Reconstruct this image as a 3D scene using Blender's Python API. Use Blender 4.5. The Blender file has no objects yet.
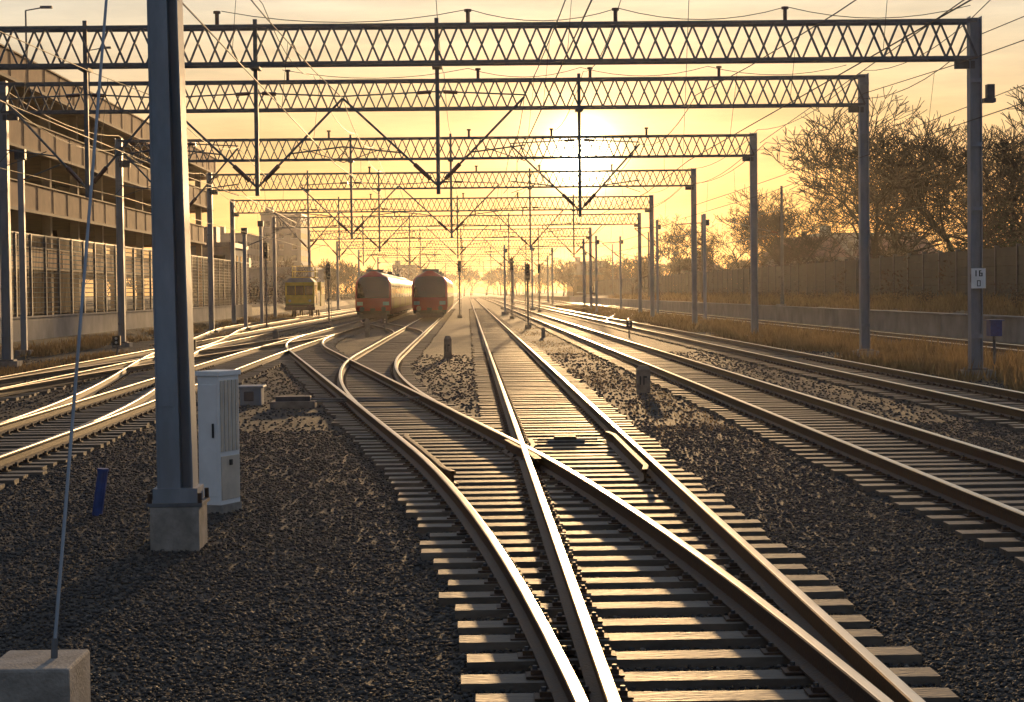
import bpy, math, random
import numpy as np
from mathutils import Vector, Matrix
random.seed(7); rng=np.random.default_rng(7)
sc=bpy.context.scene
sc.view_settings.view_transform='Standard'; sc.view_settings.look='None'; sc.view_settings.exposure=0

# ------------------------------------------------------------------ materials
def newmat(name):
    m=bpy.data.materials.new(name); m.use_nodes=True
    nt=m.node_tree; return m,nt,nt.nodes['Principled BSDF']
def pmat(name,c1,c2=None,scale=4,rough=.7,metal=0,bump=0,bscale=40,stretch=(1,1,1),rough2=None,detail=4,trans=0):
    m,nt,b=newmat(name); N=nt.nodes; L=nt.links
    if c2 is None: c2=tuple(v*.7 for v in c1)
    tc=N.new('ShaderNodeTexCoord'); mp=N.new('ShaderNodeMapping'); mp.inputs['Scale'].default_value=stretch
    L.new(tc.outputs['Object'],mp.inputs[0])
    n=N.new('ShaderNodeTexNoise'); n.inputs['Scale'].default_value=scale; n.inputs['Detail'].default_value=detail; n.inputs['Roughness'].default_value=.65
    L.new(mp.outputs[0],n.inputs['Vector'])
    r=N.new('ShaderNodeValToRGB'); r.color_ramp.elements[0].position=.32; r.color_ramp.elements[1].position=.68
    r.color_ramp.elements[0].color=(*c2,1); r.color_ramp.elements[1].color=(*c1,1)
    L.new(n.outputs['Fac'],r.inputs[0]); L.new(r.outputs[0],b.inputs['Base Color'])
    b.inputs['Metallic'].default_value=metal; b.inputs['Roughness'].default_value=rough
    if rough2 is not None:
        mr=N.new('ShaderNodeMapRange'); mr.inputs[3].default_value=rough; mr.inputs[4].default_value=rough2
        L.new(n.outputs['Fac'],mr.inputs[0]); L.new(mr.outputs[0],b.inputs['Roughness'])
    if bump:
        n2=N.new('ShaderNodeTexNoise'); n2.inputs['Scale'].default_value=bscale; n2.inputs['Detail'].default_value=3
        L.new(mp.outputs[0],n2.inputs['Vector'])
        bp=N.new('ShaderNodeBump'); bp.inputs['Strength'].default_value=bump; bp.inputs['Distance'].default_value=.02
        L.new(n2.outputs['Fac'],bp.inputs['Height']); L.new(bp.outputs[0],b.inputs['Normal'])
    if trans:
        tr_=N.new('ShaderNodeBsdfTranslucent'); L.new(r.outputs[0],tr_.inputs[0]); ms=N.new('ShaderNodeMixShader'); ms.inputs[0].default_value=trans
        L.new(b.outputs[0],ms.inputs[1]); L.new(tr_.outputs[0],ms.inputs[2]); L.new(ms.outputs[0],N['Material Output'].inputs[0])
    return m
M={}
M['steel']=pmat('galvanised_steel',(.14,.142,.15),(.075,.077,.083),5,.5,.3,rough2=.65)
M['mast']=pmat('painted_mast_steel',(.25,.285,.33),(.16,.185,.215),3,.45,.2,bump=.2,stretch=(1,1,.3),rough2=.65)
M['darksteel']=pmat('dark_steel',(.08,.08,.09),(.04,.04,.045),6,.55,.4)
M['rust']=pmat('rusty_rail_side',(.085,.043,.022),(.03,.018,.013),14,.5,.25,bump=.25,rough2=.75)
M['railtop']=pmat('polished_rail_head',(.90,.80,.66),(.72,.60,.44),9,.27,1,stretch=(1,.15,1),rough2=.42)
M['raildull']=pmat('worn_rail_head',(.42,.35,.28),(.26,.20,.15),9,.42,1,stretch=(1,.15,1),rough2=.58)
M['sleeper']=pmat('weathered_sleeper',(.16,.125,.095),(.045,.036,.028),2.2,.5,0,bump=.6,bscale=18,stretch=(.5,2,1),rough2=.75)
M['concrete']=pmat('concrete',(.32,.285,.25),(.17,.15,.13),5,.85,0,bump=.4,bscale=50)
M['marker']=pmat('old_concrete',(.22,.19,.16),(.12,.10,.085),6,.85)
M['wallconc']=pmat('pale_concrete',(.25,.24,.23),(.15,.145,.14),.6,.85)
M['white']=pmat('white_paint',(.78,.78,.78),(.66,.66,.66),3,.4,0,rough2=.6)
M['cabdoor']=pmat('cabinet_paint',(.62,.53,.43),(.46,.39,.32),4,.5)
M['blue']=pmat('blue_paint',(.02,.06,.24),(.012,.03,.12),8,.5)
M['garage']=pmat('garage_parapet',(.56,.30,.14),(.36,.19,.09),.35,.85)
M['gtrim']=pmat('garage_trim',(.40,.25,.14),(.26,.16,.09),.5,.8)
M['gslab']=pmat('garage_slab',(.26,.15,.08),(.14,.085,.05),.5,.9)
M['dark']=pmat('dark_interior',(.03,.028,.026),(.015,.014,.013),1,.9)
M['red']=pmat('train_red',(.42,.012,.012),(.34,.01,.01),1.5,.3)
M['glass']=pmat('dark_glass',(.008,.009,.012),(.005,.006,.007),2,.08)
M['cream']=pmat('train_cream',(.72,.50,.14),(.6,.4,.11),1,.35)
M['roofgrey']=pmat('roof_grey',(.16,.16,.165),(.10,.10,.10),3,.6)
M['yellow']=pmat('machine_yellow',(.68,.46,.03),(.5,.33,.025),2,.5)
M['ygreen']=pmat('machine_green',(.12,.2,.06),(.08,.13,.04),2,.5)
M['bark']=pmat('bark',(.05,.035,.025),(.028,.02,.014),8,.9)
M['twig']=pmat('far_twigs',(.09,.062,.04),(.05,.036,.026),3,.9)
M['green']=pmat('evergreen',(.05,.06,.03),(.02,.03,.012),2,.8)
M['grass']=pmat('dry_grass',(.30,.205,.10),(.12,.082,.04),1.5,.85,trans=.4)
M['barrier']=pmat('noise_barrier_panel',(.045,.048,.036),(.022,.025,.02),.6,.7)
M['insul']=pmat('insulator',(.16,.07,.04),(.08,.04,.03),9,.25)
M['wire']=pmat('copper_wire',(.06,.045,.035),(.035,.028,.022),3,.6,.4)
M['brick']=pmat('facade_plaster',(.26,.24,.22),(.2,.185,.17),.3,.8)
M['rooftile']=pmat('roof_tiles',(.16,.08,.06),(.1,.05,.04),1,.8)
M['lampglass']=pmat('lens_glass',(.5,.5,.45),(.4,.4,.36),4,.15)
M['black']=pmat('black_plastic',(.02,.02,.02),(.012,.012,.012),6,.5)

m,nt,b=newmat('ballast_stone'); N=nt.nodes;L=nt.links
geo=N.new('ShaderNodeNewGeometry'); r=N.new('ShaderNodeValToRGB')
cr=r.color_ramp; cr.elements[0].color=(.020,.018,.018,1); cr.elements[1].color=(.11,.092,.075,1)
e=cr.elements.new(.5); e.color=(.040,.035,.033,1); e=cr.elements.new(.92); e.color=(.068,.057,.048,1)
e=cr.elements.new(.97); e.color=(.15,.125,.10,1)
L.new(geo.outputs['Random Per Island'],r.inputs[0]); L.new(r.outputs[0],b.inputs['Base Color']); b.inputs['Roughness'].default_value=.72
b.inputs['Specular IOR Level'].default_value=.35
M['stone']=m

m,nt,b=newmat('ground_ballast'); N=nt.nodes;L=nt.links
tc=N.new('ShaderNodeTexCoord'); 
vor=N.new('ShaderNodeTexVoronoi'); vor.inputs['Scale'].default_value=28; L.new(tc.outputs['Object'],vor.inputs['Vector'])
hs=N.new('ShaderNodeSeparateColor'); L.new(vor.outputs['Color'],hs.inputs[0])
r=N.new('ShaderNodeValToRGB'); r.color_ramp.elements[0].color=(.022,.019,.018,1); r.color_ramp.elements[1].color=(.08,.068,.057,1)
L.new(hs.outputs[0],r.inputs[0])
nz=N.new('ShaderNodeTexNoise'); nz.inputs['Scale'].default_value=.35; nz.inputs['Detail'].default_value=6; L.new(tc.outputs['Object'],nz.inputs['Vector'])
mx=N.new('ShaderNodeMix'); mx.data_type='RGBA'; mx.blend_type='MULTIPLY'; mx.inputs['Factor'].default_value=1
r2=N.new('ShaderNodeValToRGB'); r2.color_ramp.elements[0].position=.3; r2.color_ramp.elements[1].position=.7
r2.color_ramp.elements[0].color=(.5,.45,.42,1); r2.color_ramp.elements[1].color=(1.2,1.12,1.0,1)
L.new(nz.outputs['Fac'],r2.inputs[0]); L.new(r.outputs[0],mx.inputs['A']); L.new(r2.outputs[0],mx.inputs['B'])
sx=N.new('ShaderNodeSeparateXYZ'); L.new(tc.outputs['Object'],sx.inputs[0])
def mth(op,a,bv=None):
    n=N.new('ShaderNodeMath'); n.operation=op
    for i,v in enumerate((a,bv)):
        if v is None: continue
        if isinstance(v,(int,float)): n.inputs[i].default_value=v
        else: L.new(v,n.inputs[i])
    return n.outputs[0]
ax=mth('ABSOLUTE',mth('ADD',sx.outputs[0],2.2))
nx=mth('ADD',ax,mth('MULTIPLY',nz.outputs['Fac'],3.0))
mr=N.new('ShaderNodeMapRange'); mr.inputs[1].default_value=15.3; mr.inputs[2].default_value=16.6; L.new(nx,mr.inputs[0])
n3=N.new('ShaderNodeTexNoise'); n3.inputs['Scale'].default_value=3; n3.inputs['Detail'].default_value=5; L.new(tc.outputs['Object'],n3.inputs['Vector'])
r3=N.new('ShaderNodeValToRGB'); r3.color_ramp.elements[0].position=.3;r3.color_ramp.elements[1].position=.7
r3.color_ramp.elements[0].color=(.045,.035,.02,1); r3.color_ramp.elements[1].color=(.14,.10,.05,1); L.new(n3.outputs['Fac'],r3.inputs[0])
mx2=N.new('ShaderNodeMix'); mx2.data_type='RGBA'; L.new(mr.outputs[0],mx2.inputs['Factor']); L.new(mx.outputs['Result'],mx2.inputs['A']); L.new(r3.outputs[0],mx2.inputs['B'])
L.new(mx2.outputs['Result'],b.inputs['Base Color'])
bp=N.new('ShaderNodeBump'); bp.inputs['Strength'].default_value=.8; bp.inputs['Distance'].default_value=.02; bp.invert=True
L.new(vor.outputs['Distance'],bp.inputs['Height']); L.new(bp.outputs[0],b.inputs['Normal']); b.inputs['Roughness'].default_value=.8; b.inputs['Specular IOR Level'].default_value=.3
M['ground']=m

# ------------------------------------------------------------------ mesh builder
class MB:
    def __init__(s): s.v=[]; s.f=[]; s.mi=[]; s.mats=[]
    def mat(s,k):
        if k not in s.mats: s.mats.append(k)
        return s.mats.index(k)
    def add(s,vs,fs,k):
        o=len(s.v); i=s.mat(k); s.v.extend([tuple(v) for v in vs])
        for f in fs: s.f.append(tuple(o+a for a in f)); s.mi.append(i)
    def box(s,x0,x1,y0,y1,z0,z1,k,rz=0,c=None):
        vs=[(x,y,z) for z in (z0,z1) for x,y in ((x0,y0),(x1,y0),(x1,y1),(x0,y1))]
        if rz:
            cx,cy=c if c else ((x0+x1)/2,(y0+y1)/2); ca,sa=math.cos(rz),math.sin(rz)
            vs=[(cx+(x-cx)*ca-(y-cy)*sa,cy+(x-cx)*sa+(y-cy)*ca,z) for x,y,z in vs]
        s.add(vs,[(0,3,2,1),(4,5,6,7),(0,1,5,4),(1,2,6,5),(2,3,7,6),(3,0,4,7)],k)
    def cyl(s,p,q,r,k,n=6,r2=None,cap=True):
        p=Vector(p);q=Vector(q);d=q-p
        if d.length<1e-6: return
        d.normalize(); a=Vector((0,0,1)) if abs(d.z)<.9 else Vector((0,1,0))
        u=d.cross(a).normalized(); w=d.cross(u); r2=r if r2 is None else r2
        ph=math.pi/4 if n==4 else 0
        vs=[p+(u*math.cos(ph+2*math.pi*i/n)+w*math.sin(ph+2*math.pi*i/n))*r for i in range(n)]
        vs+=[q+(u*math.cos(ph+2*math.pi*i/n)+w*math.sin(ph+2*math.pi*i/n))*r2 for i in range(n)]
        fs=[(i,(i+1)%n,n+(i+1)%n,n+i) for i in range(n)]
        if cap: fs+=[tuple(range(n))[::-1],tuple(range(n,2*n))]
        s.add(vs,fs,k)
    def bar(s,p,q,w,k): s.cyl(p,q,w*.7071,k,4)
    def sweep(s,pts,prof,mk,closed=True):
        P=[Vector(p) for p in pts]; n=len(prof); o=len(s.v)
        for i,p in enumerate(P):
            t=(P[min(i+1,len(P)-1)]-P[max(i-1,0)]); t.z=0; t.normalize(); nrm=Vector((t.y,-t.x,0))
            for dx,dz in prof: s.v.append(tuple(p+nrm*dx+Vector((0,0,dz))))
        for i in range(len(P)-1):
            for j in range(n if closed else n-1):
                a=o+i*n+j; b2=o+i*n+(j+1)%n
                s.f.append((a,b2,b2+n,a+n)); s.mi.append(s.mat(mk[j]))
    def make(s,name,smooth=False,bevel=0):
        me=bpy.data.meshes.new(name); me.from_pydata(s.v,[],s.f)
        for k in s.mats: me.materials.append(M[k])
        me.polygons.foreach_set('material_index',s.mi)
        if smooth: me.polygons.foreach_set('use_smooth',[True]*len(s.f))
        me.update(); ob=bpy.data.objects.new(name,me); sc.collection.objects.link(ob)
        if bevel:
            md=ob.modifiers.new('b','BEVEL'); md.width=bevel; md.segments=2; md.limit_method='ANGLE'
        return ob
def npmesh(name,V,F,mat,smooth=False):
    me=bpy.data.meshes.new(name); k=F.shape[1]
    me.vertices.add(len(V)); me.vertices.foreach_set('co',V.astype(np.float32).ravel())
    me.loops.add(F.size); me.loops.foreach_set('vertex_index',F.astype(np.int32).ravel())
    me.polygons.add(len(F)); me.polygons.foreach_set('loop_start',np.arange(0,F.size,k,dtype=np.int32))
    me.update(calc_edges=True); me.materials.append(M[mat])
    ob=bpy.data.objects.new(name,me); sc.collection.objects.link(ob); return ob

# ------------------------------------------------------------------ ground
xs=[-1500,-400,-120,-45,-20.4,-20.0,-19.0,-17,-5,5,15,20.5,21.6,21.9,28,34,60,200,1500]
zs=[1.0,1.0,1.1,1.1,1.1,.35,.1,0,0,0,0,0,.05,1.0,1.5,1.5,1.6,1.4,1.0]
ys=[-80,-20,0,20,40,60,80,100,130,160,200,260,340,460,640,900,1400,2500,5000]
V=[(x,y,z) for y in ys for x,z in zip(xs,zs)]; n=len(xs)
F=[(j*n+i,j*n+i+1,(j+1)*n+i+1,(j+1)*n+i) for j in range(len(ys)-1) for i in range(n-1)]
g=MB(); g.add(V,F,'ground'); g.make('ground')

# ------------------------------------------------------------------ rails and tracks
G=1.435; HG=G/2+.035
prof=[(-.075,.0),(-.075,.012),(-.012,.035),(-.009,.12),(-.035,.135),(-.036,.158),(-.031,.168),(-.020,.1690),
      (.020,.1690),(.031,.168),(.036,.158),(.035,.135),(.009,.12),(.012,.035),(.075,.012),(.075,0)]
mk=['rust']*5+['railtop']*5+['rust']*6
mkd=['rust']*5+['raildull']*5+['rust']*6
mkr=['rust']*16
ST=.06
zc=[0]
def rail(mb,pts,keep=False,mm=mk,dz=0):
    if not keep: zc[0]=(zc[0]+1)%7
    z=ST+.012+zc[0]*.0013+dz
    mb.sweep([(x,y,z) for x,y in pts],prof,mm)
def steps(a,b):
    out=[]; y=a
    while y<b: out.append(y); y+= 1.5 if y<110 else 6 if y<200 else 40
    out.append(b); return out
def sleeper(mb,xc,y,hl,w=.25,rz=0,z=ST):
    z=z+random.uniform(-.008,.008); hl*=random.uniform(.97,1.03); xc+=random.uniform(-.05,.05)
    y+=random.uniform(-.025,.025); rz+=random.uniform(-.012,.012)
    mb.box(xc-hl,xc+hl,y-w/2,y+w/2,-.1,z,'sleeper',rz)
def clips(mb,x,y):
    mb.box(x-.17,x+.17,y-.08,y+.08,ST+.001,ST+.0125,'rust')
    for s in (-.11,.11):
        mb.box(x+s-.03,x+s+.03,y-.035,y+.035,ST+.01,ST+.04,'rust')
        mb.cyl((x+s*1.05,y,ST+.02),(x+s*1.05,y,ST+.062),.016,'darksteel',6)
def track(name,fx,a,b,sl=True,sa=None,sb=None,mm=mk):
    mb=MB(); Y=steps(a,b)
    rail(mb,[(fx(y)-HG,y) for y in Y],mm=mm); rail(mb,[(fx(y)+HG,y) for y in Y],True,mm=mm)
    if sl:
        y=(sa or a)
        while y<min(sb or b,260):
            sleeper(mb,fx(y),y,1.3)
            if y<60: clips(mb,fx(y)-HG,y); clips(mb,fx(y)+HG,y)
            y+=.6
    return mb.make(name)
c1=1.465
def cdiv(y):
    if y<26.3: return c1-(y-1.6)**2/380 if y>1.6 else c1
    base=c1-(24.7**2)/380
    if y<70.6: return base-.13*(y-26.3)
    x=base-.13*44.3; t=min(y-70.6,24.7); return x-.13*t+t*t/380
def cT2(y):
    if y<33: return cdiv(y)
    x=cdiv(33); t=min(y-33,31.4); return x-.13*t+.13*t*t/(2*31.4)
xT2=cT2(80); xT3=cdiv(120)
def sm(t): t=max(0,min(1,t)); return t*t*(3-2*t)
def cT3(y): return -6.85+(xT3+6.85)*sm((y-20)/60)
xT4=-11.4
tr=MB()
Y=steps(4,900)
rail(tr,[(c1-HG,y) for y in Y]); rail(tr,[(c1+HG,y) for y in Y],True)
y=34.2
while y<260:
    sleeper(tr,c1,y,1.3)
    if y<70: clips(tr,c1-HG,y); clips(tr,c1+HG,y)
    y+=.6
tr.make('railway_track')
td=MB()
Y=[y for y in steps(4,130)]
rail(td,[(cdiv(y)-HG,y) for y in Y]); rail(td,[(cdiv(y)+HG,y) for y in Y])
Y2=steps(33,900); rail(td,[(cT2(y)-HG,y) for y in Y2]); rail(td,[(cT2(y)+HG,y) for y in Y2])
cy_=(22.0,22.5,23.5,25,26.5,27.5,28)
rail(td,[(cdiv(y)-HG+.125+(.06 if y in(22.0,28) else 0),y) for y in cy_],mm=mkr,dz=-.02)
rail(td,[(c1+HG-.125-(.06 if y in(22.0,28) else 0),y) for y in cy_],mm=mkr,dz=-.02)
rail(td,[(c1-HG+.14,23.4),(c1-HG+.08,24.5),(c1-HG-.09,25.5),(c1-HG-.2,26.5)],mm=mkr,dz=-.006)
rail(td,[(cdiv(23.4)+HG-.14,23.4),(cdiv(24.5)+HG-.08,24.5),(cdiv(24.5)+HG+.02,25.6),(c1-HG+.13,26.7)],mm=mkr,dz=-.008)
y=5.0
while y<34:
    l=cdiv(y)-HG-.5; r_=c1+HG+.5
    sleeper(td,(l+r_)/2,y,(r_-l)/2,.26)
    for x in (cdiv(y)-HG,cdiv(y)+HG,c1-HG,c1+HG): clips(td,x,y)
    y+=.6
y=34.2
while y<62:
    l=cdiv(y)-HG-.5; r_=cT2(y)+HG+.5
    sleeper(td,(l+r_)/2,y,(r_-l)/2,.26)
    for x in (cdiv(y)-HG,cdiv(y)+HG,cT2(y)-HG,cT2(y)+HG): clips(td,x,y)
    y+=.6
while y<260:
    sleeper(td,cT2(y),y,1.3)
    if y<95: sleeper(td,cdiv(y),y,1.3,rz=.1)
    y+=.6
td.make('railway_turnout')
track('railway_track',cT3,6,900,mm=mkd)
track('railway_track',lambda y:xT4,6,900,mm=mkd)
track('railway_track',lambda y:xT4-3.6*sm((y-70)/60),70,900,sa=95,mm=mkd)
track('railway_track',lambda y:5.75,4,900)
track('railway_track',lambda y:9.95,4,900)
track('railway_track',lambda y:18.4,4,900)
def xo(xa,xb,ya,yb): return lambda y: xa+(xb-xa)*sm((y-ya)/(yb-ya))*1.0
track('railway_crossover',xo(cT3(26),xT4,26,84),26,84,sl=True,sa=44,mm=mkd)
track('railway_crossover',xo(xT4,cT3(104),36,104),36,104,sl=True,sa=50,mm=mkd)
track('railway_crossover',xo(xT2,xT3,95,150),95,150,sl=False,mm=mkd)
track('railway_crossover',xo(9.95,14.2,120,180),120,600,sl=False,mm=mkd)

pm=MB()
pm.box(-4.75,-4.3,39.4,39.95,.0,.36,'mast'); pm.box(-4.8,-4.25,39.35,40.0,.36,.41,'mast'); pm.box(-4.65,-4.45,39.3,39.34,.1,.3,'darksteel')
pm.make('junction_box',bevel=.015)
pm=MB()
pm.box(-4.0,-3.1,38.2,38.75,.0,.14,'marker'); pm.box(-3.9,-3.2,38.3,38.65,.14,.24,'darksteel')
pm.cyl((-3.2,38.5,.17),(-1.0,38.5,.17),.025,'steel'); pm.cyl((-3.2,38.35,.13),(-1.2,38.35,.13),.02,'steel')
pm.make('point_machine',bevel=.01)
pm=MB()
pm.box(1.15,1.7,27.9,28.3,.06,.10,'darksteel'); pm.box(1.25,1.58,28.0,28.2,.10,.15,'rust'); pm.cyl((1.0,28.1,.1),(1.9,28.1,.1),.02,'steel')
pm.make('track_magnet',bevel=.01)

# ------------------------------------------------------------------ ballast stones
t=(1+5**.5)/2
ico=np.array([(-1,t,0),(1,t,0),(-1,-t,0),(1,-t,0),(0,-1,t),(0,1,t),(0,-1,-t),(0,1,-t),(t,0,-1),(t,0,1),(-t,0,-1),(-t,0,1)])/math.sqrt(1+t*t)
icf=np.array([(0,11,5),(0,5,1),(0,1,7),(0,7,10),(0,10,11),(1,5,9),(5,11,4),(11,10,2),(10,7,6),(7,1,8),(3,9,4),(3,4,2),(3,2,6),(3,6,8),(3,8,9),(4,9,5),(2,4,11),(6,2,10),(8,6,7),(9,8,1)])
def stones(N,y0,y1,s0,s1,name):
    u=rng.random(N); y=y0*(y1/y0)**(u**.8); x=(-.30+.63*rng.random(N))*y+(rng.random(N)-.5)
    s=(s0+(s1-s0)*rng.random(N)**2)*(1+ (y-y0)/(y1-y0)*.5)
    V=ico[None]*(1+.28*(rng.random((N,12,1))-.5))
    V=V*(s[:,None,None]*np.stack([.7+.6*rng.random(N),.7+.6*rng.random(N),.45+.35*rng.random(N)],1)[:,None,:])
    a=rng.random(N)*6.283; tl=(rng.random(N)-.5)*1.0; ca,sa,ct,s_=np.cos(a),np.sin(a),np.cos(tl),np.sin(tl)
    X=V[...,0]*ca[:,None]-V[...,1]*sa[:,None]; Yv=V[...,0]*sa[:,None]+V[...,1]*ca[:,None]; Z=V[...,2]
    Y3=Yv*ct[:,None]-Z*s_[:,None]; Z3=Yv*s_[:,None]+Z*ct[:,None]
    zb=.004+.007*rng.random(N)
    P=np.stack([X+x[:,None],Y3+y[:,None],Z3+zb[:,None]],-1)
    F=(icf[None]+12*np.arange(N)[:,None,None]).reshape(-1,3)
    npmesh(name,P.reshape(-1,3),F,'stone')
stones(120000,8.3,32,.007,.020,'ballast_gravel')
stones(24000,30,70,.02,.033,'ballast_gravel')

N_=1100; y=9*(40/9)**rng.random(N_); x=(-.28+.55*rng.random(N_))*y; a=rng.random(N_)*6.28; s=.009+.012*rng.random(N_)
P=np.zeros((N_,4,3))
for i,(dx,dy) in enumerate(((-1,-.6),(1,-.6),(1,.6),(-1,.6))):
    P[:,i,0]=x+s*(dx*np.cos(a)-dy*np.sin(a)); P[:,i,1]=y+s*(dx*np.sin(a)+dy*np.cos(a)); P[:,i,2]=.025+rng.random(N_)*.014
npmesh('fallen_leaves',P.reshape(-1,3),np.arange(N_*4).reshape(-1,4),'grass')

# ------------------------------------------------------------------ catenary portals
def portal(Y,xl,xr,posts,det=True,sign=False,TOP=9.2):
    mb=MB(); zt=TOP; zb=TOP-.92; w=.26
    for x in (xl,xr):
        mb.box(x-.15,x-.135,Y-.16,Y+.16,.25,zt+.12,'mast'); mb.box(x+.135,x+.15,Y-.16,Y+.16,.25,zt+.12,'mast')
        mb.box(x-.134,x+.134,Y-.015,Y+.015,.25,zt+.1,'mast')
        mb.box(x-.4,x+.4,Y-.4,Y+.4,-.2,.2,'concrete'); mb.box(x-.25,x+.25,Y-.25,Y+.25,.2,.25,'steel')
        z=1.0
        while z<zt: mb.box(x-.134,x+.134,Y-.158,Y-.145,z,z+.1,'mast'); z+=1.6
    for yy in (-w,w):
        mb.bar((xl,Y+yy,zt),(xr,Y+yy,zt),.08,'steel'); mb.bar((xl,Y+yy,zb),(xr,Y+yy,zb),.08,'steel')
        n=int((xr-xl)/.78)
        for i in range(n):
            a=xl+(xr-xl)*i/n; c=xl+(xr-xl)*(i+1)/n; h=(a+c)/2
            if yy<0:
                mb.bar((a,Y+yy,zb),(h,Y+yy,zt),.05,'steel'); mb.bar((h,Y+yy,zt),(c,Y+yy,zb),.05,'steel')
            else:
                mb.bar((a,Y+yy,zt),(h,Y+yy,zb),.045,'steel'); mb.bar((h,Y+yy,zb),(c,Y+yy,zt),.045,'steel')
            if det and i%2==0:
                mb.bar((a,Y-w,zt),(c,Y+w,zt),.04,'steel'); mb.bar((a,Y-w,zb),(c,Y+w,zb),.04,'steel')
    for x,s in ((xl,1),(xr,-1)): mb.box(min(x,x+s*.5),max(x,x+s*.5),Y-.05,Y+.05,zb-.25,zb-.06,'steel')
    for p,tgs in posts:
        mb.bar((p,Y,zt+.2),(p,Y,4.75),.10,'steel'); 
        mb.box(p-.12,p+.12,Y-.34,Y+.34,zb-.12,zb-.05,'steel')
        for x in tgs:
            s=1 if x>p else -1
            a=Vector((p,Y,4.95)); b2=Vector((x,Y,7.15)); d=(b2-a)
            mb.cyl(a,b2,.03,'steel',5); mb.cyl(a+d*.08,a+d*.25,.055,'insul',8)
            mb.cyl((p,Y,7.3),(x,Y,7.2),.02,'steel',5); mb.cyl((p+s*.15,Y,7.29),(p+s*.5,Y,7.27),.045,'insul',8)
            q=a+d*.38; mb.cyl(q,(x,Y,5.95),.02,'steel',5); mb.cyl((x-s*.1,Y,5.92),(x+s*.25,Y,5.55),.014,'steel',4)
            mb.cyl((x-s*1.0,Y,5.9),(x,Y,5.56),.014,'steel',4)
    for fx in (.33,.55,.68,.83):
        x=xl+(xr-xl)*fx; mb.cyl((x,Y-.2,zt),(x,Y-.2,zt+.32),.05,'insul',8); mb.cyl((x,Y-.2,zt+.32),(x,Y-.2,zt+.38),.09,'insul',8)
    if sign:
        mb.box(xr-.16,xr+.2,Y-.24,Y-.22,2.25,2.75,'white')
        for (a,c,e,f) in ((-.06,-.03,2.55,2.7),(.03,.06,2.55,2.7),(.09,.12,2.55,2.64),(.06,.09,2.55,2.57),(.06,.09,2.68,2.7),(.06,.09,2.62,2.64),(-.02,.0,2.3,2.45),(.05,.07,2.3,2.45),(0,.05,2.3,2.32),(0,.05,2.43,2.45)):
            mb.box(xr+a,xr+c,Y-.245,Y-.241,e,f,'black')
        mb.box(xr-.17,xr-.15,Y-.22,Y-.16,2.4,2.6,'steel')
        mb.box(xr+.2,xr+.5,Y-.15,Y+.15,6.9,7.0,'darksteel'); mb.box(xr+.3,xr+.48,Y-.12,Y+.12,7.0,7.35,'darksteel')
    return mb.make('catenary_portal')
wx={'T4':xT4,'T3':xT3,'T2':xT2,'T1':c1,'R1':5.75,'R2':9.95}
A=(-9.4,(wx['T4'],wx['T3'])); B=(-5.2,(wx['T3'],wx['T2'])); C=(-.7,(wx['T2'],wx['T1'])); D=(3.75,(wx['T1'],wx['R1'])); E=(7.85,(wx['R1'],wx['R2']))
PY=[(47.5,-15.4,12.75,[A,B,C],8.92),(63,-15.2,13.2,[A,D],9.28),(86,-15.6,13.0,[B,C],9.25),(113,-15.2,13.5,[A,B,D],9.4),(140,-17.2,13.6,[A,C,E],9.2),
    (172,-17.4,15.6,[A,B,D],9.2),(210,-17.4,13.6,[B,C,E],9.2),(255,-17.4,15.6,[A,C,E],9.2),(305,-17.4,13.6,[A,B,D],9.2),(370,-17.4,15.6,[A,C,E],9.2),(450,-17.4,13.6,[B,D,E],9.2),(560,-17.4,13.6,[A,C],9.2)]
for i,(y,a,b_,p,tp) in enumerate(PY): portal(y,a,b_,p,i<4,i==0,tp)

def wire(mb,p,q,r=.011,sag=0,n=8):
    p=Vector(p);q=Vector(q);pr=p
    for i in range(1,n+1):
        t=i/n; c=p.lerp(q,t)-Vector((0,0,sag*4*t*(1-t))); mb.cyl(pr,c,r,'wire',4,cap=False); pr=c
sp=[-25]+[p[0] for p in PY]
for k,x in list(wx.items())+[('R3',18.4)]:
    mb=MB()
    for i in range(len(sp)-1):
        a,c=sp[i],sp[i+1]; s=.2 if (i%2) else -.2
        wire(mb,(x-s,a,5.52),(x+s,c,5.52),.010,n=1)
        wire(mb,(x,a,7.15),(x,c,7.15),.010,sag=.45 if c-a<45 else .8,n=8)
        nd=int((c-a)/7)
        if c<260:
            for j in range(1,nd):
                t=j/nd; z=7.15-4*t*(1-t)*(.45 if c-a<45 else .8); mb.cyl((x,a+(c-a)*t,z),(x-s+2*s*t,a+(c-a)*t,5.52),.005,'wire',4,cap=False)
    mb.make('overhead_contact_line')
mb=MB()
for x,z in ((13.2,9.5),(12.9,8.6),(-15.6,9.5),(3.9,9.55),(-.7,9.55),(-5.0,9.5)):
    for i in range(len(sp)-1): wire(mb,(x,sp[i],z),(x,sp[i+1],z),.012,sag=.5)
for y,zz in ((47.3,9.3),(62.8,9.66)):
    xs_=[-6,.1,3.8,8.0,12.6]
    for a,c in zip(xs_[:-1],xs_[1:]): wire(mb,(a,y,zz),(c,y,zz),.012,sag=.3)
wire(mb,(-3.05,20,9.4),(-9.4,63,7.4),.012,sag=.2); wire(mb,(c1,10,10.5),(12.8,113,8.6),.012,sag=.4)
wire(mb,(9.9,30,8.2),(13.3,86,8.9),.014); wire(mb,(-8,15,8.2),(-15.2,63,8.8),.012); wire(mb,(19,20,9.5),(13.5,113,7.3),.014,sag=.3)
mb.make('feeder_cables')

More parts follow.
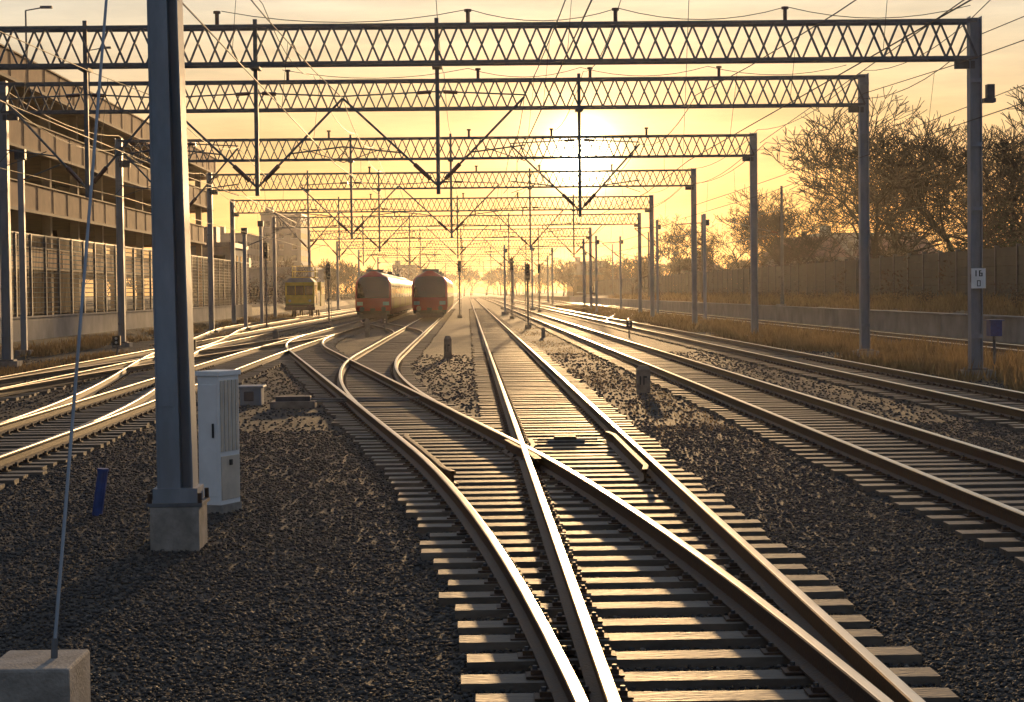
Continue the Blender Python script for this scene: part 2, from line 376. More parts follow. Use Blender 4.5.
for y in (135,185,240,300,370):
    mb=MB(); x=22.9 if y!=135 else 22.4
    mb.cyl((x,y,.9),(x,y,9.6),.14,'steel',8,.09); mb.box(x-.4,x+.4,y-.4,y+.4,.8,1.2,'concrete')
    mb.cyl((x,y,6.2),(18.4,y,7.15),.035,'steel'); mb.cyl((x,y,7.9),(18.4,y,7.15),.03,'steel'); mb.cyl((x,y,6.3),(18.4,y,5.55),.02,'steel')
    mb.cyl((x-.3,y,6.27),(x-.8,y,6.38),.07,'insul'); mb.make('catenary_mast')
for x,y,h in ((16.0,128,7.4),(16,160,8.2),(12.2,180,7.5),(16.1,200,8),(7.8,230,8),(16,260,8),(3.7,190,7),(7.8,330,8)):
    mb=MB(); mb.box(x-.10,x+.10,y-.10,y+.10,0,h,'mast'); mb.box(x-.35,x+.35,y-.35,y+.35,-.1,.3,'concrete')
    mb.cyl((x,y,h-.6),(x-1.9,y,h-.7),.04,'steel'); mb.cyl((x,y,h-2.3),(x-1.9,y,h-.7),.04,'steel'); mb.cyl((x-.2,y,h-2.1),(x-.6,y,h-1.8),.08,'insul')
    mb.box(x+.1,x+.32,y-.12,y+.12,h-.8,h-.4,'darksteel'); mb.make('catenary_mast')

# ------------------------------------------------------------------ near mast on the left
mb=MB(); X,Yy=-2.66,17.35
def taper_plate(x0b,x1b,x0t,x1t,y0,y1,z0,z1,k):
    mb.add([(x0b,y0,z0),(x1b,y0,z0),(x1b,y1,z0),(x0b,y1,z0),(x0t,y0,z1),(x1t,y0,z1),(x1t,y1,z1),(x0t,y1,z1)],
      [(0,3,2,1),(4,5,6,7),(0,1,5,4),(1,2,6,5),(2,3,7,6),(3,0,4,7)],k)
taper_plate(X-.165,X-.15,X-.205,X-.19,Yy-.17,Yy+.17,.45,9.6,'mast'); taper_plate(X+.145,X+.16,X-.005,X+.01,Yy-.17,Yy+.17,.45,9.6,'mast')
taper_plate(X-.149,X+.03,X-.189,X-.08,Yy-.165,Yy-.15,.45,9.6,'mast')
taper_plate(X-.149,X+.144,X-.189,X-.006,Yy+.0,Yy+.015,.45,9.6,'mast')
taper_plate(X+.03,X+.045,X-.08,X-.065,Yy-.165,Yy-.02,.45,9.6,'mast')
for z in (1.3,): mb.box(X-.13,X+.0,Yy-.176,Yy-.166,z,z+.16,'mast')
for i in range(24):
    z=.9+i*.35; mb.cyl((X-.12-.04*z/9,Yy-.166,z),(X-.12-.04*z/9,Yy-.175,z),.009,'mast',6)
mb.box(X-.25,X+.25,Yy-.26,Yy+.26,.40,.43,'steel'); mb.box(X-.2,X+.2,Yy-.21,Yy+.21,.43,.56,'mast')
for a in (-.2,.2):
    for c in (-.2,.2): mb.cyl((X+a*1.12,Yy+c*1.15,.43),(X+a*1.12,Yy+c*1.15,.52),.02,'rust')
mb.box(X-.22,X+.22,Yy-.26,Yy+.26,-.2,.395,'concrete')
mb.make('catenary_mast')
mb=MB(); mb.box(-2.50,-2.06,9.7,10.25,-.3,.40,'concrete'); mb.make('anchor_block',bevel=.015)
mb=MB(); mb.cyl((-2.2,10.0,.38),(-2.2,10.02,.5),.018,'steel'); mb.cyl((-2.2,10.02,.48),(X-.12,Yy-.2,9.2),.010,'mast',6)
mb.cyl((-2.515,14.9,6.37),(-2.54,15.3,6.85),.022,'insul',8); mb.make('guy_wire')

# relay cabinet
mb=MB(); cx,cy=-2.66,20.2
ang=-.42
def rb(x0,x1,y0,y1,z0,z1,k): mb.box(cx+x0,cx+x1,cy+y0,cy+y1,z0,z1,k,ang,(cx,cy))
rb(-.15,.15,-.2,.2,-.1,.09,'concrete'); rb(-.13,.13,-.2,.2,.09,1.45,'white'); rb(-.15,.15,-.22,.22,1.45,1.5,'white')
for i in range(5): rb(.131,.142,-.18+i*.075,-.13+i*.075,.65,1.4,'cabdoor')
rb(.131,.14,-.18,.18,.14,.6,'cabdoor'); rb(.14,.155,-.03,.02,.5,.56,'black'); rb(-.1,.1,-.207,-.201,.18,1.36,'white'); rb(.05,.07,-.225,-.208,.8,.95,'black')
mb.make('relay_cabinet',bevel=.008)
mb=MB(); mb.cyl((-3.93,20,-.05),(-3.86,20.03,.46),.055,'blue',12); mb.cyl((-3.86,20.03,.46),(-3.858,20.03,.49),.062,'blue',12); mb.make('marker_post')
def marker(x,y,w,h,dig=True):
    mb=MB(); mb.box(x-w/2,x+w/2,y-w/3,y+w/3,-.1,h*.85,'marker'); 
    mb.add([(x-w/2,y-w/3,h*.85),(x+w/2,y-w/3,h*.85),(x+w/2,y+w/3,h*.85),(x-w/2,y+w/3,h*.85),(x-w*.3,y-w*.1,h),(x+w*.3,y-w*.1,h),(x+w*.3,y+w*.1,h),(x-w*.3,y+w*.1,h)],[(0,1,5,4),(1,2,6,5),(2,3,7,6),(3,0,4,7),(4,5,6,7)],'marker')
    if dig:
        mb.box(x-w*.3,x-w*.2,y-w/3-.006,y-w/3-.002,h*.3,h*.62,'black'); mb.box(x-.03*w,x+.25*w,y-w/3-.006,y-w/3-.002,h*.55,h*.62,'black'); mb.box(x-.03*w,x+.07*w,y-w/3-.006,y-w/3-.002,h*.3,h*.55,'black')
    mb.make('distance_marker_post',bevel=.01)
marker(3.9,42.4,.30,.62); marker(-.72,66,.27,.8); marker(-5.3,100,.25,.95,False); marker(-8.9,88,.25,.7,False); marker(3.75,95,.2,.5,False)
mb=MB(); mb.box(13.55,13.85,49.0,49.4,1.0,1.4,'blue'); mb.box(13.5,13.9,48.95,49.45,1.4,1.43,'blue'); mb.cyl((13.7,49.2,0),(13.7,49.2,1.0),.04,'steel'); mb.make('utility_box')
mb=MB(); mb.box(-15.6,-15.15,60,60.4,0,.95,'white'); mb.box(-15.65,-15.1,59.95,60.45,.95,1.02,'white'); mb.box(-15.5,-15.25,59.97,59.99,.2,.85,'cabdoor'); mb.make('utility_cabinet')

def signal(x,y,h,s=.75):
    mb=MB(); mb.cyl((x,y,0),(x,y,h),.06,'steel',8); mb.box(x-.2*s,x+.2*s,y-.1,y+.12,h-.9,h+.1,'black')
    mb.cyl((x-.0,y-.1,h+.1),(x,y-.1,h+.2),.04,'black'); mb.box(x-.2,x+.2,y-.2,y+.2,-.1,.25,'marker')
    for i in range(3):
        z=h-.1-.3*i; mb.cyl((x,y-.1,z),(x,y-.13,z),.07,'glass',10); mb.box(x-.08,x+.08,y-.25,y-.1,z+.08,z+.095,'black')
    for i in range(int(h/.35)): mb.box(x-.15,x+.15,y+.2,y+.22,.3+i*.33,.33+i*.33,'steel')
    mb.box(x-.16,x-.14,y+.19,y+.23,.1,h-.6,'steel'); mb.box(x+.14,x+.16,y+.19,y+.23,.1,h-.6,'steel')
    mb.make('railway_signal')
for a in ((3.72,118,3.9),(3.7,160,5.0),(-.75,170,5.0),(-9.5,130,4.2),(7.9,210,5.2),(-12.9,122,5.5)): signal(*a)
for x,y in ((-9.0,62),(-4.9,112),(7.8,92),(-12.9,70)):
    mb=MB(); mb.cyl((x,y,0),(x,y,.5),.04,'steel'); mb.box(x-.14,x+.14,y-.1,y+.1,.5,.85,'black'); mb.cyl((x,y-.1,.75),(x,y-.13,.75),.05,'lampglass',8); mb.cyl((x,y-.1,.6),(x,y-.13,.6),.05,'lampglass',8); mb.make('shunting_signal')

# ------------------------------------------------------------------ trains
def train(xc,y0,L_):
    mb=MB(); z0=.62
    def w(z):
        if z<1.2: return 1.28+.14*(z-z0)/(.58)
        if z<2.7: return 1.42
        t=(z-2.7)/(4.05-2.7); return 1.42-.2*t**1.5-.62*t**4
    nu,nv=18,24
    zs_=[z0+(4.05-z0)*j/nv for j in range(nv+1)]
    def P(i,j):
        u=-1+2*i/nu; z=zs_[j]; x=u*w(z)
        yy=.65*abs(u)**2.4+ (max(0,z-1.7))**1.35*.34 + (.35*max(0,1.1-z)**1.2)
        zz=z-.22*abs(u)**3*max(0,(z-3.0)/1.05)
        return (xc+x,y0+yy,zz)
    vs=[P(i,j) for j in range(nv+1) for i in range(nu+1)]
    for j in range(nv):
        for i in range(nu):
            z=(zs_[j]+zs_[j+1])/2; u=abs(-1+2*(i+.5)/nu)
            k='red'
            if 1.85<z<3.6 and u<.9-.12*max(0,z-3): k='glass'
            if z<.95: k='darksteel'
            if 1.35<z<1.55 and .55<u<.85: k='lampglass'
            a=j*(nu+1)+i; mb.add([vs[a],vs[a+1],vs[a+nu+2],vs[a+nu+1]],[(0,1,2,3)],k)
    ring=[(i,0) for i in range(nu+1)]+[(nu,j) for j in range(1,nv+1)]+[(i,nv) for i in range(nu-1,-1,-1)]+[(0,j) for j in range(nv-1,0,-1)]
    r0=[vs[j*(nu+1)+i] for i,j in ring]
    ysn=[1.9]+[1.9+1.2*k for k in range(1,int(L_/1.2))]
    prev=r0
    for kk,yy in enumerate(ysn):
        cur=[(p[0],y0+yy,p[2]) for p in r0]
        for a in range(len(ring)):
            b2=(a+1)%len(ring); z=(r0[a][2]+r0[b2][2])/2; side=abs(r0[a][0]-xc)>1.2 and abs(r0[a][2]-r0[b2][2])>.05
            k='roofgrey'
            if side:
                k='red' if (kk<2 or z<1.1) else 'cream'
                if 1.95<z<2.95 and kk>0: k='glass' if kk%6 else k
                if kk%12==4 and .9<z<3.0: k='red' if not 1.95<z<2.9 else 'glass'
            mb.add([prev[a],prev[b2],cur[b2],cur[a]],[(0,1,2,3)],k)
        prev=cur
    mb.add(prev,[tuple(range(len(prev)))],'roofgrey')
    for k in range(int(L_/18)):
        y=y0+4+k*18
        mb.box(xc-.7,xc+.7,y,y+2.6,4.0,4.22,'roofgrey'); mb.box(xc-.6,xc+.6,y+6,y+10,4.0,4.17,'roofgrey')
    mb.bar((xc-.5,y0+7,4.1),(xc-.1,y0+8.3,4.9),.05,'darksteel'); mb.bar((xc-.1,y0+8.3,4.9),(xc-.4,y0+7.2,5.45),.05,'darksteel'); mb.bar((xc-.8,y0+7.2,5.47),(xc+.8,y0+7.2,5.47),.05,'darksteel')
    for k in range(int(L_/9)):
        y=y0+2.8+k*9
        for q in (0,2.4):
            for s in (-1,1): mb.cyl((xc+s*.68,y+q,.66),(xc+s*.8,y+q,.66),.42,'darksteel',14)
        mb.box(xc-1.0,xc+1.0,y-.5,y+3,.4,.75,'darksteel')
    mb.cyl((xc,y0+.2,.95),(xc,y0-.35,.95),.13,'black',10); mb.box(xc-.2,xc+.2,y0-.45,y0-.3,.8,1.1,'black')
    mb.box(xc-1.1,xc+1.1,y0+.35,y0+.5,.32,.75,'darksteel')
    for s in (-1,1):
        mb.cyl((xc+s*.85,y0+.4,1.05),(xc+s*.85,y0-.05,1.05),.09,'darksteel',8); mb.cyl((xc+s*.85,y0-.05,1.05),(xc+s*.85,y0-.1,1.05),.2,'darksteel',12)
        mb.bar((xc+s*.25,y0+.15,2.0),(xc+s*.5,y0+.33,2.7),.03,'black')
    return mb.make('passenger_train',smooth=False)
train(xT3,150,66); train(xT2,151,66)
mb=MB(); x=xT4-3.6; y=170
mb.box(x-1.35,x+1.35,y,y+13,.85,1.15,'darksteel'); mb.box(x-1.3,x+1.3,y+.1,y+3.6,1.15,1.45,'ygreen'); mb.box(x-1.3,x+1.3,y+.1,y+3.6,1.452,3.35,'yellow')
mb.add([(x-1.3,y+.1,3.352),(x+1.3,y+.1,3.352),(x+1.3,y+3.6,3.352),(x-1.3,y+3.6,3.352),(x-.9,y+.4,3.75),(x+.9,y+.4,3.75),(x+.9,y+3.4,3.75),(x-.9,y+3.4,3.75)],[(0,1,5,4),(1,2,6,5),(2,3,7,6),(3,0,4,7),(4,5,6,7)],'roofgrey')
for a,c in ((-1.15,-.42),(-.36,.36),(.42,1.15)): mb.box(x+a,x+c,y+.07,y+.099,2.2,3.05,'glass')
mb.box(x+1.301,x+1.32,y+.5,y+1.6,2.1,3.1,'glass'); mb.box(x+1.301,x+1.32,y+2.1,y+3.1,1.3,3.1,'glass')
mb.box(x-1.2,x+1.2,y+3.8,y+8,1.15,2.6,'ygreen'); mb.box(x-1.25,x+1.25,y+8.4,y+12.8,1.15,3.4,'yellow'); mb.box(x+1.251,x+1.27,y+9,y+12,2.2,3.0,'glass')
mb.box(x-1.1,x+1.1,y+4,y+7.6,3.75,3.85,'yellow')
for i in range(6): mb.box(x+1.201,x+1.22,y+4+i*.65,y+4.5+i*.65,1.4,2.4,'darksteel')
for a in (-1.0,1.0):
    for c in (4.1,5.8,7.5): mb.bar((x+a,y+c,3.85),(x+a,y+c,4.85),.05,'yellow'); mb.bar((x+a,y+c,2.6),(x+a*.6,y+c,3.75),.08,'yellow')
    for z in (4.35,4.85): mb.bar((x+a,y+4.1,z),(x+a,y+7.5,z),.05,'yellow')
    mb.bar((x+a*1.25,y-.05,1.1),(x+a*1.25,y-.05,2.0),.04,'black')
for z in (4.35,4.85): mb.bar((x-1,y+4.1,z),(x+1,y+4.1,z),.05,'yellow')
mb.bar((x-.6,y+9,3.3),(x-.2,y+10.4,4.3),.06,'darksteel'); mb.bar((x-.2,y+10.4,4.3),(x-.6,y+9.2,5.2),.06,'darksteel')
mb.bar((x+.5,y+12,3.3),(x+.5,y+12,4.6),.12,'yellow'); mb.bar((x+.5,y+12,4.6),(x+.4,y+8.2,5.3),.1,'yellow')
for q in (1.5,4,9.5,11.8):
    for s in (-1,1): mb.cyl((x+s*.7,y+q,.67),(x+s*.82,y+q,.67),.43,'darksteel',14)
for s in (-1,1): mb.cyl((x+s*.85,y,1.05),(x+s*.85,y-.4,1.05),.1,'darksteel',8); mb.cyl((x+s*.85,y-.4,1.05),(x+s*.85,y-.46,1.05),.22,'darksteel',12); mb.cyl((x+s*.9,y+.1,1.7),(x+s*.9,y+.03,1.7),.12,'lampglass',10)
mb.box(x-1.3,x+1.3,y+.02,y+.09,1.2,1.35,'black'); mb.make('track_maintenance_vehicle')

# ------------------------------------------------------------------ parking garage
mb=MB()
def outline(x0,x1,y0,y1,R,off=0):
    pts=[(x1,y0),(x0-off*0,y0)]
    for i in range(9):
        a=i/8*math.pi/2; pts.append((x0-R+R*math.cos(a),y1-R+R*math.sin(a)))
    pts.append((x1,y1)); return pts
def slab(pts,z0,z1,k):
    n=len(pts); mb.add([(x,y,z0) for x,y in pts]+[(x,y,z1) for x,y in pts],[tuple(range(n)),tuple(range(n,2*n))[::-1]]+[(i,(i+1)%n,n+(i+1)%n,n+i) for i in range(n)],k)
lev=[(3.9,5.0,-24.6,172),(7.0,8.5,-24.2,184),(10.3,11.8,-24.0,188),(13.6,15.1,-23.7,190)]
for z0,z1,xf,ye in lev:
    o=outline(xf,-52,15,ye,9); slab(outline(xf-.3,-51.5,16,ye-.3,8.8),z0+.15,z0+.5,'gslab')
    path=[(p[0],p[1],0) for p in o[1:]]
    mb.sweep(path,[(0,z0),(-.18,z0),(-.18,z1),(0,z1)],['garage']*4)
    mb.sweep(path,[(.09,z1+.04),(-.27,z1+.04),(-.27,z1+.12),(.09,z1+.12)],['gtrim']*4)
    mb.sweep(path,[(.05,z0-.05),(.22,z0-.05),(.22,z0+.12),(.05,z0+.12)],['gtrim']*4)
    y=20
    while y<ye-9:
        mb.box(xf-.08,xf+.03,y-.04,y+.04,z0+.1,z1+.03,'gslab'); y+=4
for y in range(18,182,8):
    for x in (-25,-33,-41): mb.box(x-.25,x+.25,y-.25,y+.25,0.9,13.9,'gtrim')
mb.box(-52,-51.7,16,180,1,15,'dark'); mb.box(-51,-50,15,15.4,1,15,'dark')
for y0 in (95,140):
    mb.box(-38,-30,y0,y0+8,1,16.5,'gslab')
mb.make('parking_garage')
for y in (100,116,135,165):
    mb=MB(); x=-26.5 if y<150 else -27; mb.cyl((x,y,14),(x,y,19.6),.08,'steel',8,.05); mb.cyl((x,y,19.6),(x+1.2,y,19.8),.04,'steel'); mb.box(x+.9,x+1.6,y-.15,y+.15,19.72,19.86,'steel'); mb.make('street_lamp')
mb=MB(); mb.box(-20.25,-19.95,20,176,-.2,1.35,'wallconc'); mb.box(-20.3,-19.9,20,176,1.352,1.43,'wallconc'); mb.make('retaining_wall')
mb=MB(); y=22
while y<175:
    mb.box(-20.16,-20.04,y-.07,y+.07,1.43,5.2,'steel'); y+=3
for i in range(16): z=1.55+i*.235; mb.box(-20.115,-20.085,22,175,z,z+.05,'darksteel')
y=22.3
while y<175: mb.box(-20.084,-20.07,y-.02,y+.02,1.5,5.15,'darksteel'); y+=.3
mb.box(-20.14,-20.06,22,175,5.15,5.22,'steel'); mb.make('security_fence')
for x,y,h in ((-17.2,74,8.0),(-14.0,120,6.5),(-14.6,135,7.5)):
    mb=MB(); mb.box(x-.11,x+.11,y-.11,y+.11,0,h,'mast'); mb.box(x-.3,x+.3,y-.3,y+.3,-.1,.25,'concrete'); mb.box(x-.2,x+.2,y-.2,y+.1,h-.4,h,'darksteel'); mb.cyl((x,y,h-1.2),(x+1.5,y,h-.6),.03,'steel'); mb.make('catenary_mast')

mb=MB(); y=30
while y<400:
    mb.box(21.5,21.85,y+.01,y+3.98,-.2,1.03,'wallconc'); mb.box(21.42,21.95,y+.01,y+3.98,1.032,1.10,'wallconc'); y+=4
mb.make('retaining_wall')
mb=MB(); y=40
while y<420:
    mb.box(27.88,28.12,y-.1,y+.1,1.3,4.45,'darksteel')
    for i in range(6): mb.box(27.94+.01*(i%2),28.06,y+.1,y+3.9,1.45+i*.48,1.91+i*.48,'barrier')
    y+=4
mb.make('noise_barrier')

def building(name,x0,x1,y0,y1,h,k='brick',roof=None,fl=3.0,z0=1,wn=None):
    mb=MB(); mb.box(x0,x1,y0,y1,z0-1,h,k)
    n=max(2,int((x1-x0)/2.6)); nf=int((h-z0)/fl)
    for f in range(nf):
        for i in range(n):
            a=x0+(x1-x0)*(i+.5)/n; z=z0+f*fl+1.0
            mb.box(a-.6,a+.6,y0-.03,y0-.004,z,z+1.4,'glass'); mb.box(a-.7,a+.7,y0-.12,y0-.002,z-.12,z-.03,'white')
        m2=max(2,int((y1-y0)/3.2))
        for i in range(m2):
            a=y0+(y1-y0)*(i+.5)/m2; z=z0+f*fl+1.0
            for xx,s in ((x0,-1),(x1,1)): mb.box(min(xx+s*.004,xx+s*.03),max(xx+s*.004,xx+s*.03),a-.6,a+.6,z,z+1.4,'glass')
    if roof:
        xm=(x0+x1)/2; mb.add([(x0-.5,y0-.5,h+.01),(x1+.5,y0-.5,h+.01),(x1+.5,y1+.5,h+.01),(x0-.5,y1+.5,h+.01),(x0+1,(y0+y1)/2,h+roof),(x1-1,(y0+y1)/2,h+roof)],[(0,1,5,4),(2,3,4,5),(1,2,5),(3,0,4),(0,3,2,1)],'rooftile')
        mb.box(xm-.4,xm+.4,(y0+y1)/2-.4,(y0+y1)/2+.4,h+roof*.5,h+roof+1,'rooftile')
    else:
        mb.box(x0-.2,x1+.2,y0-.2,y1+.2,h+.002,h+.5,'roofgrey'); mb.box(x0+1,x0+3,y0+2,y0+5,h+.5,h+2.2,'roofgrey')
    return mb.make(name)
building('apartment_building',-54,-43.6,500,530,23); building('office_building',-63,-54.5,470,500,17); building('warehouse',-41,-27,330,360,6.5,'wallconc')
building('apartment_building',-30,-21,760,790,13); building('house',52,64,320,332,7.5,'brick',3.6); building('house',70,82,330,342,8,'brick',3.4); building('apartment_building',78,100,420,440,14)
building('house',42,49,370,380,6,'wallconc',2.5); building('warehouse',24.5,33,440,470,6,'gslab'); building('apartment_building',40,53,720,750,13)
building('switchgear_building',-29,-24.3,196,210,7.2,'wallconc')

# ------------------------------------------------------------------ trees
def tree_geo(seed,H,levels=6,spread=.62,k0=3):
    rd=random.Random(seed); segs=[]
    def grow(p,d,l,r,lev):
        n=3 if lev>2 else 2; q=p
        for i in range(n):
            d=(d+Vector((rd.uniform(-1,1),rd.uniform(-1,1),rd.uniform(-.5,.7)))*.17).normalized()
            nq=q+d*l/n; r2=r*(.86 if lev else .7); segs.append((q,nq,r,r2)); 
            if lev<levels-1 and i<n-1 and rd.random()<.7:
                ax=Vector((rd.uniform(-1,1),rd.uniform(-1,1),rd.uniform(-.3,.5))).normalized(); grow(nq,(d*.5+ax*.8).normalized(),l*.6,r2*.5,lev+2 if lev+2<=levels else levels)
            q=nq; r=r2
        if lev<levels:
            kk=k0 if lev>0 else 4
            for i in range(kk):
                ax=Vector((rd.uniform(-1,1),rd.uniform(-1,1),rd.uniform(-.35,.45))).normalized()
                nd=(d*(1-spread*.6)+ax*spread+Vector((0,0,.10))).normalized()
                grow(q,nd,l*rd.uniform(.62,.85),max(r*.62,.009),lev+1)
    grow(Vector((0,0,-.2)),Vector((0,0,1)),H*.25,H*.024,0); return segs
def tree_mesh(segs,mat,name,minr=.024):
    mb=MB()
    for p,q,r,r2 in segs: mb.cyl(p,q,max(r,minr),mat,5 if r>.08 else 3,max(r2,minr*.8),cap=False)
    me=mb.make(name); return me
protos=[tree_geo(3,15,6),tree_geo(11,16,6,.55),tree_geo(23,14,6,.7),tree_geo(31,15,5,.6)]
def place(i,x,y,z,s,rz,cache={}):
    if i not in cache:
        ob=tree_mesh(protos[i],'bark','bare_tree'); cache[i]=ob.data
    else:
        ob=bpy.data.objects.new('bare_tree',cache[i]); sc.collection.objects.link(ob)
    ob.location=(x,y,z); ob.rotation_euler=(0,0,rz); ob.scale=(s*1.1,s*1.1,s)
for a in ((0,30.2,138,1.5,1.15,0),(1,36.5,142,1.5,1.05,1),(2,41,146,1.5,1.25,2),(1,44.5,150,1.5,1.4,3.2),(0,33.5,160,1.5,1.05,4),(2,38.5,170,1.5,1.2,5),(3,31,190,1.5,.95,1),(3,48,165,1.5,1.3,2.5),
          (3,34,240,1.5,.9,3),(0,31,280,1.5,.9,2.2),(2,38,128,1.5,.85,.7),(1,52,180,1.5,1.2,5.2),(0,44,195,1.5,1.1,1.8),(2,28.9,160,1.5,.8,3),(3,31.5,120,1.5,.5,3.6),(0,36,215,1.5,.9,.4),(2,32,230,1.5,.8,2.6),(1,40,260,1.5,.95,4.4)): place(*a)
low=[tree_geo(s,11,4,.6,4) for s in (41,42,43)]
def mass(name,items,mat='twig'):
    mb=MB()
    for x,y,s in items:
        sg=random.choice(low); a=random.random()*6.28; ca,sa=math.cos(a),math.sin(a); b_=Vector((x,y,1.0))
        T=lambda v:Vector((v.x*ca-v.y*sa,v.x*sa+v.y*ca,v.z))*s+b_
        for p,q,r,r2 in sg: mb.cyl(T(p),T(q),max(r*s,.05*s),mat,3,max(r2*s,.04*s),cap=False)
    mb.make(name)
mass('distant_trees',[(random.uniform(23,110),random.uniform(260,520),random.uniform(.7,1.15)) for _ in range(90)])
mass('distant_trees',[(random.uniform(-75,-20),random.uniform(300,620),random.uniform(.6,1.1)) for _ in range(60)])
mass('distant_trees',[(random.uniform(-90,110),random.uniform(700,1000),random.uniform(1.0,1.6)) for _ in range(110)])
def clumps(name,blobs,mat,n,s):
    P=[];
    for (x,y,z,rx,rz) in blobs:
        v=rng.normal(size=(n,3)); v/=np.linalg.norm(v,axis=1)[:,None]; rr=rng.random(n)**.45
        lump=1+.3*np.sin(v[:,0]*5+x)*np.cos(v[:,2]*6+y)
        c=v*(rr*lump)[:,None]*np.array([rx,rx,rz])+np.array([x,y,z])
        e1=rng.normal(size=(n,3)); e1/=np.linalg.norm(e1,axis=1)[:,None]; e2=np.cross(e1,rng.normal(size=(n,3))); e2/=np.linalg.norm(e2,axis=1)[:,None]
        sz=s*(.6+.8*rng.random(n))[:,None]
        P.append(np.stack([c-e1*sz,c+e1*sz,c+e2*sz*.8],1))
    P=np.concatenate(P); npmesh(name,P.reshape(-1,3),np.arange(len(P)*3).reshape(-1,3),mat)
clumps('evergreen_shrub',[(37.5,140,3.4,2.3,3.0),(39.5,139,4.4,2.0,3.8),(42,142,3.4,2.4,2.8),(34.5,136,2.8,1.8,2.2)],'green',6000,.13)
clumps('hedge',[(random.uniform(29,33),y,2.4,2.0,1.8+1.4*random.random()) for y in range(90,400,5)],'twig',900,.12)
clumps('scrub',[(random.uniform(24,27.5),random.uniform(60,300),1.6,.5+.5*random.random(),.5+.6*random.random()) for _ in range(60)],'twig',260,.06)
clumps('hedge',[(random.uniform(-36,-24),random.uniform(230,420),1.8,2.6,2.2+random.random()*2) for _ in range(30)],'twig',500,.16)

def grass(name,N,xa,xb,y0,y1,h0,h1,z0,wd=.014,patch=1):
    y=y0*(y1/y0)**rng.random(N); x=xa+(xb-xa)*rng.random(N)
    if patch:
        keep=(np.sin(x*1.3+y*.21)+np.sin(y*.37+x*.5)+np.sin(x*3.1-y*.9)*.6+rng.random(N)*1.4)>.5; x=x[keep]; y=y[keep]; N=len(x)
    h=h0+(h1-h0)*rng.random(N)**2; a=rng.random(N)*3.14; w_=wd*(.6+rng.random(N))*(1+y/90); ln=(rng.random((N,2))-.5)*h[:,None]*.8
    z=z0(x) if callable(z0) else np.full(N,z0)
    P=np.stack([np.stack([x-w_*np.cos(a),y-w_*np.sin(a),z],1),np.stack([x+w_*np.cos(a),y+w_*np.sin(a),z],1),np.stack([x+ln[:,0],y+ln[:,1],z+h],1)],1)
    npmesh(name,P.reshape(-1,3),np.arange(N*3).reshape(-1,3),'grass')
grass('dry_grass',80000,11.9,16.8,36,260,.12,.6,0.0)
grass('dry_grass',60000,22,27.8,50,300,.15,.75,lambda x:1.0+(x-21.9)/6.1*.5)
grass('dry_grass',26000,-19.6,-16.0,50,200,.08,.4,0.05)
grass('grass_tufts',6000,2.9,4.4,26,120,.02,.08,0.0,.006)
grass('grass_tufts',7000,-14.6,-13.2,40,120,.05,.25,0.0)

# ------------------------------------------------------------------ haze: real air scattering, strongly forward
hz=MB(); hz.box(-400,400,-30,1300,-2,22,'ground'); ho=hz.make('atmospheric_haze')
hm=bpy.data.materials.new('haze_volume'); hm.use_nodes=True; nt=hm.node_tree; nt.nodes.remove(nt.nodes['Principled BSDF'])
va=nt.nodes.new('ShaderNodeVolumeScatter'); va.inputs['Density'].default_value=.00009; va.inputs['Anisotropy'].default_value=.78; va.inputs['Color'].default_value=(1,.92,.80,1)
nt.links.new(va.outputs[0],nt.nodes['Material Output'].inputs['Volume']); ho.data.materials.clear(); ho.data.materials.append(hm)

# ------------------------------------------------------------------ sky and sun
EL=math.radians(4.0); AZ=math.radians(3.45)
sd=Vector((math.sin(AZ)*math.cos(EL),math.cos(AZ)*math.cos(EL),math.sin(EL)))
w=bpy.data.worlds.new('World'); sc.world=w; w.use_nodes=True; nt=w.node_tree; N=nt.nodes; L=nt.links
bg=N['Background']; bg.inputs['Strength'].default_value=1
sky=N.new('ShaderNodeTexSky'); sky.sky_type='NISHITA'; sky.sun_disc=False; sky.sun_elevation=EL; sky.sun_rotation=AZ; sky.dust_density=.6; sky.air_density=1.0; sky.ozone_density=1.5
tc=N.new('ShaderNodeTexCoord')
nm=N.new('ShaderNodeVectorMath'); nm.operation='NORMALIZE'; L.new(tc.outputs['Generated'],nm.inputs[0])
dt=N.new('ShaderNodeVectorMath'); dt.operation='DOT_PRODUCT'; L.new(nm.outputs[0],dt.inputs[0]); dt.inputs[1].default_value=sd
def wm(op,a,b_=None):
    n=N.new('ShaderNodeMath'); n.operation=op
    for i,v in enumerate((a,b_)):
        if v is None: continue
        if isinstance(v,(int,float)): n.inputs[i].default_value=v
        else: L.new(v,n.inputs[i])
    return n.outputs[0]
mc=wm('MAXIMUM',dt.outputs['Value'],0)
def scale(colsock,f):
    s=N.new('ShaderNodeVectorMath'); s.operation='SCALE'
    if isinstance(colsock,tuple): s.inputs[0].default_value=colsock
    else: L.new(colsock,s.inputs[0])
    if isinstance(f,(int,float)): s.inputs['Scale'].default_value=f
    else: L.new(f,s.inputs['Scale'])
    return s.outputs[0]
def addv(a,b_):
    s=N.new('ShaderNodeVectorMath'); s.operation='ADD'; L.new(a,s.inputs[0]); L.new(b_,s.inputs[1]); return s.outputs[0]
tot=scale(sky.outputs[0],.02)
for n_,c,st in ((16000,(1,.90,.62),14),(2600,(1,.80,.40),1.1),(380,(1,.74,.38),.42)):
    tot=addv(tot,scale(tuple(v*st for v in c),wm('POWER',mc,n_)))
sz=N.new('ShaderNodeSeparateXYZ'); L.new(nm.outputs[0],sz.inputs[0])
rp=N.new('ShaderNodeValToRGB'); L.new(sz.outputs[2],rp.inputs[0]); els=rp.color_ramp.elements
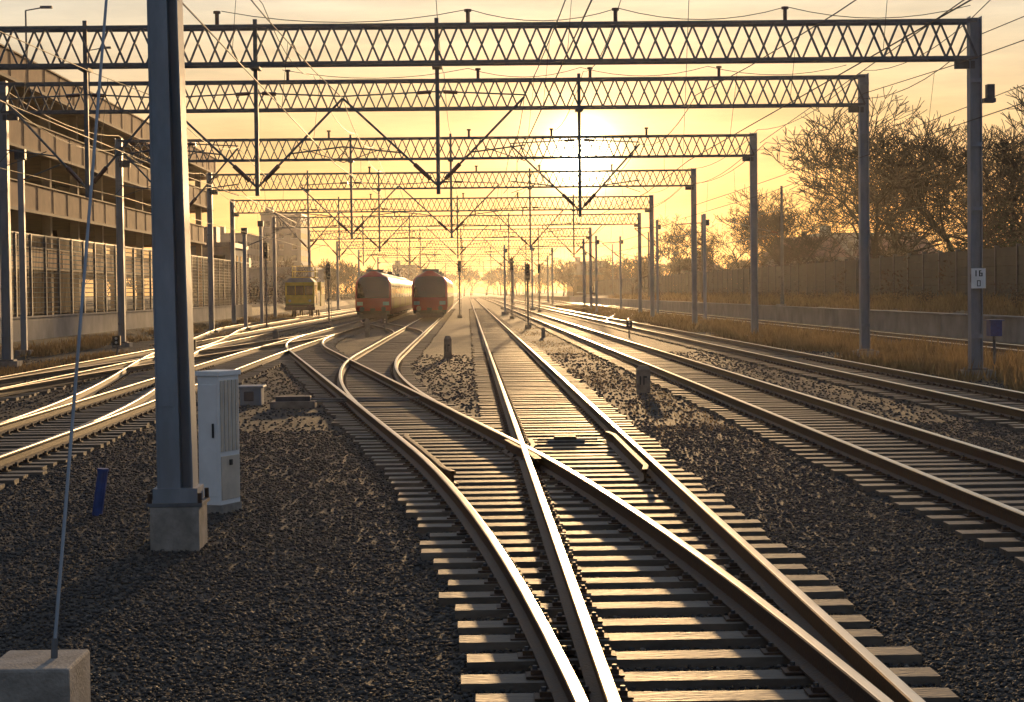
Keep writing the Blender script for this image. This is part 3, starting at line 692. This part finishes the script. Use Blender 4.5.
data=[(0,(.74,.36,.11)),(.045,(.74,.38,.13)),(.09,(.72,.46,.22)),(.13,(.68,.54,.35)),(.165,(.60,.55,.45)),(.3,(.38,.40,.42)),(.6,(.20,.27,.36)),(1,(.12,.18,.30))]
els[0].position=0; els[0].color=(*data[0][1],1); els[1].position=1; els[1].color=(*data[-1][1],1)
for p,c in data[1:-1]: e=els.new(p); e.color=(*c,1)
tot=addv(tot,scale(rp.outputs[0],wm('POWER',mc,2)))
tot=addv(tot,scale((.20,.245,.32),wm('SUBTRACT',1,wm('POWER',mc,4))))  # added bluish fill, fades out towards the sun, lifts the shaded sides
mp=N.new('ShaderNodeMapping'); mp.inputs['Scale'].default_value=(5,2,38); mp.inputs['Rotation'].default_value=(0,.12,0); L.new(nm.outputs[0],mp.inputs[0])
cn=N.new('ShaderNodeTexNoise'); cn.inputs['Scale'].default_value=1.6; cn.inputs['Detail'].default_value=7; cn.inputs['Roughness'].default_value=.6; L.new(mp.outputs[0],cn.inputs['Vector'])
cm=N.new('ShaderNodeMapRange'); cm.inputs[1].default_value=.35; cm.inputs[2].default_value=.75; cm.inputs[3].default_value=.9; cm.inputs[4].default_value=1.25; L.new(cn.outputs['Fac'],cm.inputs[0])
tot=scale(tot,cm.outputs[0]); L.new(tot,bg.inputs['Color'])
sl=bpy.data.lights.new('sun','SUN'); sl.energy=5; sl.angle=math.radians(.6); sl.color=(1,.62,.28)
so=bpy.data.objects.new('sun',sl); sc.collection.objects.link(so); so.rotation_euler=(-sd).to_track_quat('-Z','Y').to_euler()

# ------------------------------------------------------------------ camera
cam=bpy.data.cameras.new('camera'); co=bpy.data.objects.new('camera',cam); sc.collection.objects.link(co); sc.camera=co
cam.sensor_width=36; cam.lens=66.8; cam.clip_start=.1; cam.clip_end=9000
ya=math.radians(1.31); pi_=math.radians(-1.79); ro=math.radians(.65)
f=Vector((math.sin(ya)*math.cos(pi_),math.cos(ya)*math.cos(pi_),math.sin(pi_))); rt=f.cross(Vector((0,0,1))).normalized(); up=rt.cross(f)
up2=up*math.cos(ro)+rt*math.sin(ro); rt2=rt*math.cos(ro)-up*math.sin(ro)
mtx=Matrix((rt2,up2,-f)).transposed().to_4x4(); mtx.translation=Vector((0,0,2.3)); co.matrix_world=mtx
